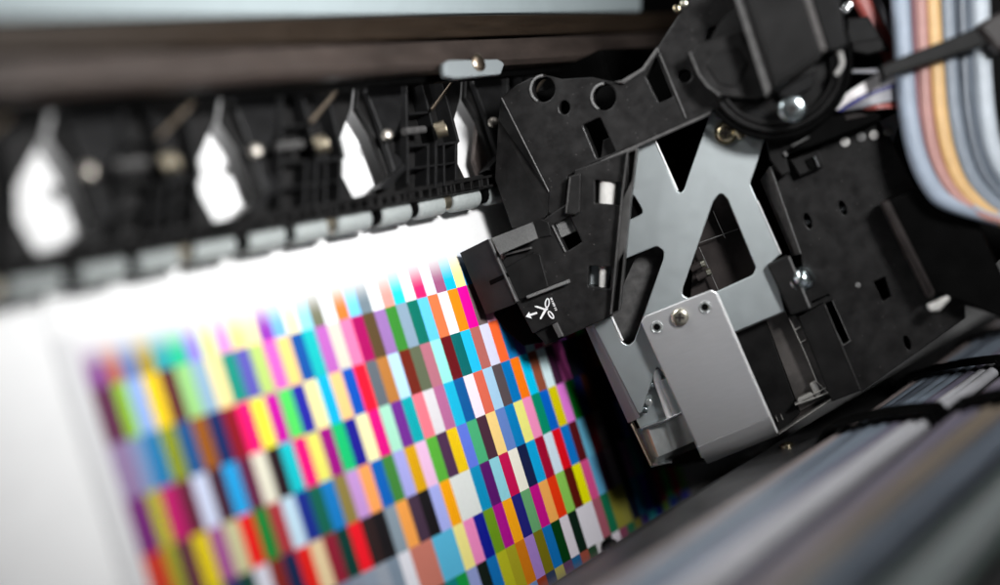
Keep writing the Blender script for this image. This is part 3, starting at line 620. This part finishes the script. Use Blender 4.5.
# round motor housing with hoses round its rim
g = NB(); c = cp(-.1).at(773,64); lathe(g, [(1.46,-1.2),(1.46,.30),(1.4,.42),(1.1,.5),(.4,.55)], c, CN, 56); build('round_housing', g, M['black2'], K, smooth=True)
for r, d, w in ((1.54,.40,.085),(1.38,.55,.07),(1.24,.60,.05)):
    g = NB(); c = cp(d).at(775,65); path = [c + (CU*math.cos(a)+CV*math.sin(a))*r for a in [math.radians(-172 + 5*k) for k in range(36)]]
    tube(g, path, w, 12, ref=CN); build('hose', g, M['deep'] if r > 1.4 else M['black2'], K, smooth=True)
pr('rim_plate', [(740,112),(752,106),(790,120),(772,124),(752,120)], cp(.44), .2, M['arm'], K, bev=.03)
pr('shell_plate', [(689,53),(704,42),(724,36),(740,30),(772,92),(756,100),(738,98),(720,96),(708,87),(698,74)], cp(.62), .35, M['black'], K, bev=.04, r=.12)
pr('shell_edge', [(689,53),(690.5,52),(699.5,74),(709,86),(721,94.5),(720,96.5),(707.5,87.5),(697.8,74.5)], cp(.66), .12, M['rib'], K, bev=.012)
pr('shell_panel', [(714,52),(735,46),(748,62),(736,88),(718,84),(706,66)], cp(.65), .1, M['black2'], K, bev=.03, r=.1)
mb = NB()      # square motor block: bevelled front, side faces turned away
MP = [(740,-20),(797,-20),(822,52),(819,58),(775,86)]
poly3(mb, [cp(1.5).at(*p) for p in MP] + [cp(1.1).at(729,-20), cp(1.1).at(766,97), cp(1.1).at(774,96)] + [cp(.3).at(729,-20), cp(.3).at(768,96), cp(.3).at(822,58), cp(.3).at(805,-20)],
      [(0,4,3,2,1),(0,5,6,4),(4,6,7),(4,7,3),(7,10,3),(3,10,11,1,2),(5,8,9,6),(6,9,7),(7,9,10),(8,11,10,9),(0,1,11,8,5)])
build('motor_block', mb, M['black2'], K)
pr('motor_face', [(743,-20),(796,-20),(819,52),(776,82)], cp(1.52), .1, M['black2'], K, bev=.02)
pr('motor_edge', [(797,-20),(805,-20),(827,50),(818,54)], cp(1.45), .5, mat('greyish_plastic', (.085,.078,.075), .4, noise=.2, nscale=3), K, bev=.06)
pr('motor_bevel', [(729,-20),(741,-20),(775,84),(766,97)], cp(1.35), .3, M['rib'], K, bev=.03)
pr('motor_side', [(805,-20),(838,-20),(847,45),(838,52),(827,50)], cp(1.1), .5, M['arm'], K, bev=.05)
pr('motor_foot', [(778,90),(800,78),(818,70),(812,88),(795,98),(780,98)], cp(.7), .3, M['arm'], K, bev=.04, r=.05)
screw('motor_screw', 792, 109, 1.0, 12.2, M['zinc'], K)
g = NB(); tube(g, catmull([cp(.9).at(840,52), cp(.9).at(842,64), cp(.9).at(836,75)], 6), .05, 8); build('thin_wire', g, M['nylon'], K, smooth=True)
pr('rear_box', [(847,18),(868,16),(890,50),(852,52),(846,40)], cp(-.2), .6, M['arm'], K, bev=.05)
pr('rear_clip', [(851,42),(882,38),(885,50),(868,55),(853,52)], cp(.1), .3, M['black2'], K, bev=.04)
for x, y in ((845,10), (848,6)): screw('small_screw', x, y, 0, 4, M['bright'], K, cross=False)
pr('rear_bracket', [(878,122),(904,108),(893,144)], cp(-1.0), .1, M['plate'], K, bev=.02)
# dark box at the far right with its pillar
pr('side_box', [(888,200),(917,187),(972,208),(1001,270),(1030,330),(955,300),(946,298),(930,292)], cp(.10), 1.0, M['deep'], K, bev=.06)
pr('side_pillar', [(881,203),(889,199),(936,294),(929,300)], cp(.22), .5, M['smoke'], K, bev=.07, r=.08)
pr('pillar_foot', [(928,306),(948,295.5),(951,299),(940,311),(930,312)], cp(.2), .3, M['nylon'], K, bev=.05, r=.06)
# gold and white glints at the rail end, built as small screw heads
for x, y, m_ in ((684,4,'cream'),(677,9,'gold')): screw('rail_glint', x, y, .02, 3.4, M[m_], K, cross=False)

# ------------------------------------------------------------------ cable loop at the right
def cable(name, pts, wpx, deep, m, label, dep=25.2, cat='cable', group='flat cables looped at the right'):
    g = NB(); path = catmull([kp(dep).at(*p) for p in pts], 8); w = wpx * dep / F
    tube(g, [p + FWD*deep/2 for p in path], 0, ref=FWD, prof=rrect(w, deep, min(w*.42, deep*.42)))
    return build(name, g, m, smooth=True, label=label, cat=cat, group=group)
def cm(n, h, r=.45): return mat(n, lin(h), r, noise=.06, nscale=3)
C_ = {'blue': cm('pale_blue_vinyl','9ca8b8'), 'wine': cm('dusky_red_vinyl','86525a'), 'pink': cm('salmon_vinyl','b58780'), 'orange': cm('apricot_vinyl','d8b078'), 'steel': cm('steel_blue_vinyl','7f8893'), 'slate': cm('slate_vinyl','626a74'), 'light': cm('ice_blue_vinyl','b4bcc4'), 'red': cm('brick_red_vinyl','9c4c46'), 'white': cm('white_vinyl','e8e4e4'), 'navy': cm('indigo_vinyl','3a3a84'), 'amber': cm('amber_vinyl','d86c10'), 'grey': cm('grey_vinyl','8a8a90')}
# stripe: x at y=-10, x at y=60, at y=110, at y=157, then end
def loop(x0, x1, x2, p3, p4, p5): return [(x0-6,-120),(x0-2,-60),(x0,-14),(x0+(x1-x0)*.4,20),(x1,60),(x2,110),p3,p4,p5,(p5[0]+48,p5[1]+14)]
cable('flat_cable', loop(903,907,911,(921,157),(937,189),(955,203)), 17, .38, C_['blue'], 'pale blue flat cable at the left edge of the cable loop')
cable('flat_cable', loop(914,917,920,(929,155),(944,187),(965,206)), 6, .38, C_['wine'], 'thin dark red flat cable between the pale blue and salmon ones', 25.3)
cable('flat_cable', loop(922,925,928,(936,154),(951,187),(976,210)), 12, .38, C_['pink'], 'salmon pink flat cable left of the apricot one')
cable('flat_cable', loop(934,938,942,(950,153),(965,187),(995,214)), 15, .38, C_['orange'], 'apricot orange flat cable in the middle of the cable loop')
cable('flat_cable', loop(949,952,956,(965,154),(981,188),(1012,214)), 15, .38, C_['steel'], 'steel blue flat cable right of the apricot one')
cable('flat_cable', loop(963,966,969,(978,154),(994,186),(1025,210)), 12, .38, C_['slate'], 'slate blue flat cable, second from the right of the loop', 25.35)
cable('flat_cable', loop(973,975,979,(987,152),(1004,184),(1035,206)), 8, .38, C_['steel'], 'thin steel blue flat cable beside the ice blue outer one', 25.35)
cable('flat_cable', loop(983,985,989,(997,152),(1014,180),(1045,200)), 17, .38, C_['light'], 'ice blue outermost flat cable on the right of the loop')
cable('flat_cable', [(826,-90),(858,-14),(872,14),(889,48),(903,80),(915,110)], 17, .3, C_['red'], 'brick red flat cable slanting behind the cable loop', 26.2)
cable('flat_cable', [(836,-90),(868,-14),(882,10),(897,44),(912,80)], 12, .3, C_['grey'], 'grey flat cable slanting beside the brick red one', 26.6)
cable('flat_cable', [(950,0),(975,50),(990,70),(1010,100),(1030,130)], 24, .4, C_['white'], 'white flat cable crossing behind the right edge of the loop', 27.9)
cable('flat_cable', [(985,92),(1000,112),(1025,140)], 13, .4, C_['pink'], 'pink flat cable under the white one at the right edge', 28.0)
cable('flat_cable', [(960,196),(985,214),(1010,222),(1060,225)], 22, .3, C_['amber'], 'amber orange flat cable under the bottom of the loop', 28.3)
cable('flat_cable', [(975,240),(990,242),(1010,236),(1030,232)], 24, .3, C_['grey'], 'grey flat cable below the amber one at the right edge', 28.6)
# flat cables leaving the carriage
G2 = 'flat cables leaving the carriage'
def ffc(top, bot, d0, m, label):
    g = NB(); a = catmull([cp(d).at(*p) for p, d in zip(top, d0)], 6); c = catmull([cp(d).at(*p) for p, d in zip(bot, d0)], 6)
    A2 = [[g.verts.new(p) for p in a], [g.verts.new(p) for p in c]]; B2 = [[g.verts.new(p - CN*.05) for p in a], [g.verts.new(p - CN*.05) for p in c]]
    for i in range(len(a)-1):
        g.faces.new((A2[0][i], A2[0][i+1], A2[1][i+1], A2[1][i])); g.faces.new((B2[0][i], B2[1][i], B2[1][i+1], B2[0][i+1]))
        g.faces.new((A2[0][i], B2[0][i], B2[0][i+1], A2[0][i+1])); g.faces.new((A2[1][i], A2[1][i+1], B2[1][i+1], B2[1][i]))
    for i in (0, -1): g.faces.new((A2[0][i], A2[1][i], B2[1][i], B2[0][i]))
    build('flat_cable', g, m, smooth=True, label=label, cat='cable', group=G2)
D0 = (.35, .42, .36, .2, -.1)
ffc([(829,110),(846,94),(868,80),(888,70),(930,60)], [(838,110),(856,98),(876,89),(900,82),(930,78)], D0, C_['white'], 'white flat cable curving out of the black connector')
ffc([(838,111),(857,98.5),(877,89.5),(900,82.5),(930,79)], [(842,111),(860,100.5),(879,92),(900,85.5),(930,82)], (.33,.40,.34,.18,-.12), C_['navy'], 'thin indigo flat cable under the white one')
ffc([(842,111),(860,101),(879,92.5),(900,86),(930,83)], [(862,108),(872,105),(885,102),(902,100),(930,98)], (.28,.36,.30,.14,-.16), C_['grey'], 'grey flat cable between the indigo and brick red edges')
ffc([(860,108),(872,105.5),(885,103.5),(902,102),(930,100)], [(866,110),(876,109),(888,108),(902,109),(930,108)], (.2,.3,.25,.1,-.2), C_['red'], 'brick red flat cable lowest at the connector')
ffc([(840,74),(852,70),(870,69),(888,69),(900,70)], [(840,77),(852,73),(870,73),(888,73.5),(900,75)], (.2,.2,.2,.2,.2), C_['grey'], 'thin grey flat cable above the white curving one')
# strap round the loop
ST = thing('cable_strap', 'black plastic strap buckled diagonally across the cable loop', 'cable strap', kp(24.9).at(930, 80))
pr('strap', [(880,66),(884,80),(882,82),(885,83),(892,76),(992,43),(984,24),(940,42),(898,58)], kp(24.85), .22, mat('strap_plastic', (.008,.008,.008), .5, spec=.15, noise=.3, nscale=4, bump=.15), ST, bev=.05, r=.05)
pr('buckle', [(978,27),(988,18),(1010,8),(1020,40),(1000,52),(993,44)], kp(24.7), .5, M['smoke'], ST, bev=.08, r=.1)

# ------------------------------------------------------------------ front ledge with ink tubes
LY = -6.75
lg = NB(); xbar(lg, fillet([(LY-3.0, 4.35), (LY-.25, 4.15), (LY, 4.4), (LY, 19), (LY-3.0, 19)], .12), -4, 60)
build('front_ledge', lg, M['ledge'], label='charcoal plastic front ledge running under the ink tubes', cat='ledge')
gb = NB(); xbar(gb, fillet([(-8.45, .10), (-8.25, .10), (-8.2, .30), (-8.45, .36)], .03), 2, 44); xbar(gb, [(-12, .05), (-8.45, .05), (-8.45, .34), (-12, 1.6)], 2, 44)
build('paper_guide', gb, M['black2'], label='thin black paper guide at the foot of the colour chart', cat='paper guide')
db = NB(); lathe(db, [(.2,-.1),(.2,.06),(.15,.16),(.05,.2)], V((zp(.3).at(608,530).x, -8.2, .2)), V((0,.2,1)), 20); build('dome_stop', db, M['deep'], smooth=True, label='small black dome stop beside the chart foot', cat='stop')
def tubex(z, y, r, x0, x1, m, label):
    g = NB(); path = [V((x0 + (x1-x0)*i/14, y + .03*math.sin(i*.9+z*3), z + .04*math.sin(i*.55+z))) for i in range(15)]
    tube(g, path, r, 14); return build('ink_tube', g, m, smooth=True, label=label, cat='ink tube', group='ink tubes on the front ledge')
def tm(n, h): return mat(n, tuple(c*.68 for c in lin(h)), .28, noise=.08, nscale=1.2, spec=.6, coat=.3)
T_ = {'beige': tm('beige_tube','a89c9a'), 'blue': tm('blue_grey_tube','8e9aa8'), 'mauve': tm('mauve_tube','868294'), 'white': tm('clear_white_tube','dddde2'), 'orange': tm('tan_orange_tube','9c8f80'), 'slate': tm('slate_tube','68707c'), 'green': tm('grey_green_tube','93a5a0'), 'lilac': tm('lilac_tube','968f9e')}
z1 = yp(LY+.2).at(852, 422).z; z2 = yp(LY+.2).at(935, 417).z
names = ['beige','blue','slate','blue','blue','mauve','white','white']
tl = ['beige tube at the upper edge of the first bundle','first blue-grey tube beside the beige one','slate tube third from the upper edge of the first bundle','blue-grey tube just right of the slate one in the first bundle','blue-grey tube next to the mauve one in the first bundle','mauve tube between blue-grey and white ones in the first bundle','white tube next to the mauve one','outer white tube at the lower edge of the first bundle']
st = (z2 - z1) / 8
for i, n in enumerate(names): tubex(z1 + st*(i+.5), LY + st*.48, st*.47, -2, 48, T_[n], tl[i])
n2 = ['lilac','mauve','orange','orange','slate','blue','slate']
tl2 = ['lilac tube at the upper edge of the second bundle','mauve tube beside the lilac one in the second bundle','tan orange tube next to the mauve one','second tan orange tube, beside the slate one','slate tube right of the tan orange pair','blue-grey tube between two slate ones in the second bundle','slate tube at the lower edge of the second bundle']
zb = z2 + .5
for i, n in enumerate(n2): tubex(zb + st*(i+.5), LY + st*.48, st*.47, -2, 48, T_[n], tl2[i])
zc = zb + st*7 + .5
for i, n in enumerate(('green','white','green')): tubex(zc + st*(i+.5), LY + st*.48, st*.47, -2, 48, T_[n], ['grey-green tube at the upper edge of the corner bundle','pale white tube in the middle of the corner bundle','outer grey-green tube in the bottom right corner'][i])
cl_ = ['black clip nearest the camera across the ink tubes','middle black clip across the ink tubes','farthest black clip across the ink tubes']
for i, p in enumerate(((880,419),(950,370),(985,337))):
    x = yp(LY+.35).at(*p).x; g = NB()
    path = [V((x, LY+.02, z1-.35))] + [V((x, LY + st + .10 + .08*math.sin(math.pi*k/6), z1 + (z2-z1)*k/6)) for k in range(7)] + [V((x, LY + .12, z2+.16)), V((x, LY + st + .1, zb))] + [V((x, LY + st + .14, zb + st*7*k/4)) for k in range(1, 5)] + [V((x, LY+.05, zc-.1))]
    tube(g, path, 0, ref=V((1,0,0)), prof=rrect(.10, .62 if i else .85, .04)); build('tube_clip', g, M['deep'], smooth=False, label=cl_[i], cat='tube clip', group='clips across the ink tubes')
g = NB(); c = yp(LY).at(787, 447); lathe(g, [(.16,0),(.16,.07),(.1,.1),(.03,.11)], V((c.x, LY, c.z)), V((0,1,0)), 16); build('ledge_screw', g, M['gold'], smooth=True, label='tiny gold screw on the dark ledge under the steel bracket', cat='screw')

# far dark wall of the machine
b = NB(); box(b, 46, 47, -30, 30, -2, 40); build('side_wall_panel', b, M['deep'], kind='structure', label='black inner side wall of the printer', cat='wall')

# ------------------------------------------------------------------ camera, light, world
cam = bpy.data.cameras.new('camera'); co = bpy.data.objects.new('camera', cam); COL.objects.link(co)
co.matrix_world = Matrix(((RGT.x, -DWN.x, -FWD.x, CAM.x), (RGT.y, -DWN.y, -FWD.y, CAM.y), (RGT.z, -DWN.z, -FWD.z, CAM.z), (0, 0, 0, 1)))
cam.sensor_width = 360; cam.lens = F * 0.36; cam.clip_start = 0.1; cam.clip_end = 500
cam.dof.use_dof = True; cam.dof.focus_distance = 28.0; cam.dof.aperture_fstop = 0.30; cam.dof.aperture_blades = 0
S.camera = co
def area(name, loc, to, sx, sy, watts, col=(1, 1, 1)):
    l = bpy.data.lights.new(name, 'AREA'); l.shape = 'RECTANGLE'; l.size = sx; l.size_y = sy; l.energy = watts; l.color = col
    o = bpy.data.objects.new(name, l); COL.objects.link(o); o.location = loc
    o.rotation_euler = (V(to) - V(loc)).to_track_quat('-Z', 'Y').to_euler(); return o
k_ = area('key_softbox', (1.6, 4.0, 24.4), (5.4, 1.4, 0), 3.6, 4.6, 1310); k_.data.spread = math.radians(60)
o = area('rear_fill', (-5, 14, 2.7), (-5, 3.0, 0), 28, 2.2, 5200, (1, 1, 1)); o.rotation_euler = (math.radians(-82), 0, 0)  # added lamp that whitens the paper in the gaps between roller units
f_ = area('front_fill', (0, 5, 30), (24, -2, 7), 5, 5, 1000); f_.data.spread = math.radians(62)  # added fill aimed at the right side to brighten the cables
area('side_fill', (14, 16, 26), (16, -2, 4), 9, 6, 650)  # added high fill to lift the cable loop and ink tubes
w = bpy.data.worlds.new('World'); S.world = w; w.use_nodes = True
w.node_tree.nodes['Background'].inputs[0].default_value = (0.9, 0.95, 1, 1); w.node_tree.nodes['Background'].inputs[1].default_value = 0.015
S.view_settings.view_transform = 'Standard'; S.view_settings.look = 'None'; S.view_settings.exposure = 0; S.view_settings.gamma = 1
S.render.engine = 'CYCLES'; S.cycles.use_denoising = True
try: S.cycles.denoiser = 'OPENIMAGEDENOISE'
except Exception: pass
S.cycles.max_bounces = 6; S.cycles.sample_clamp_indirect = 4
S.unit_settings.scale_length = 0.012
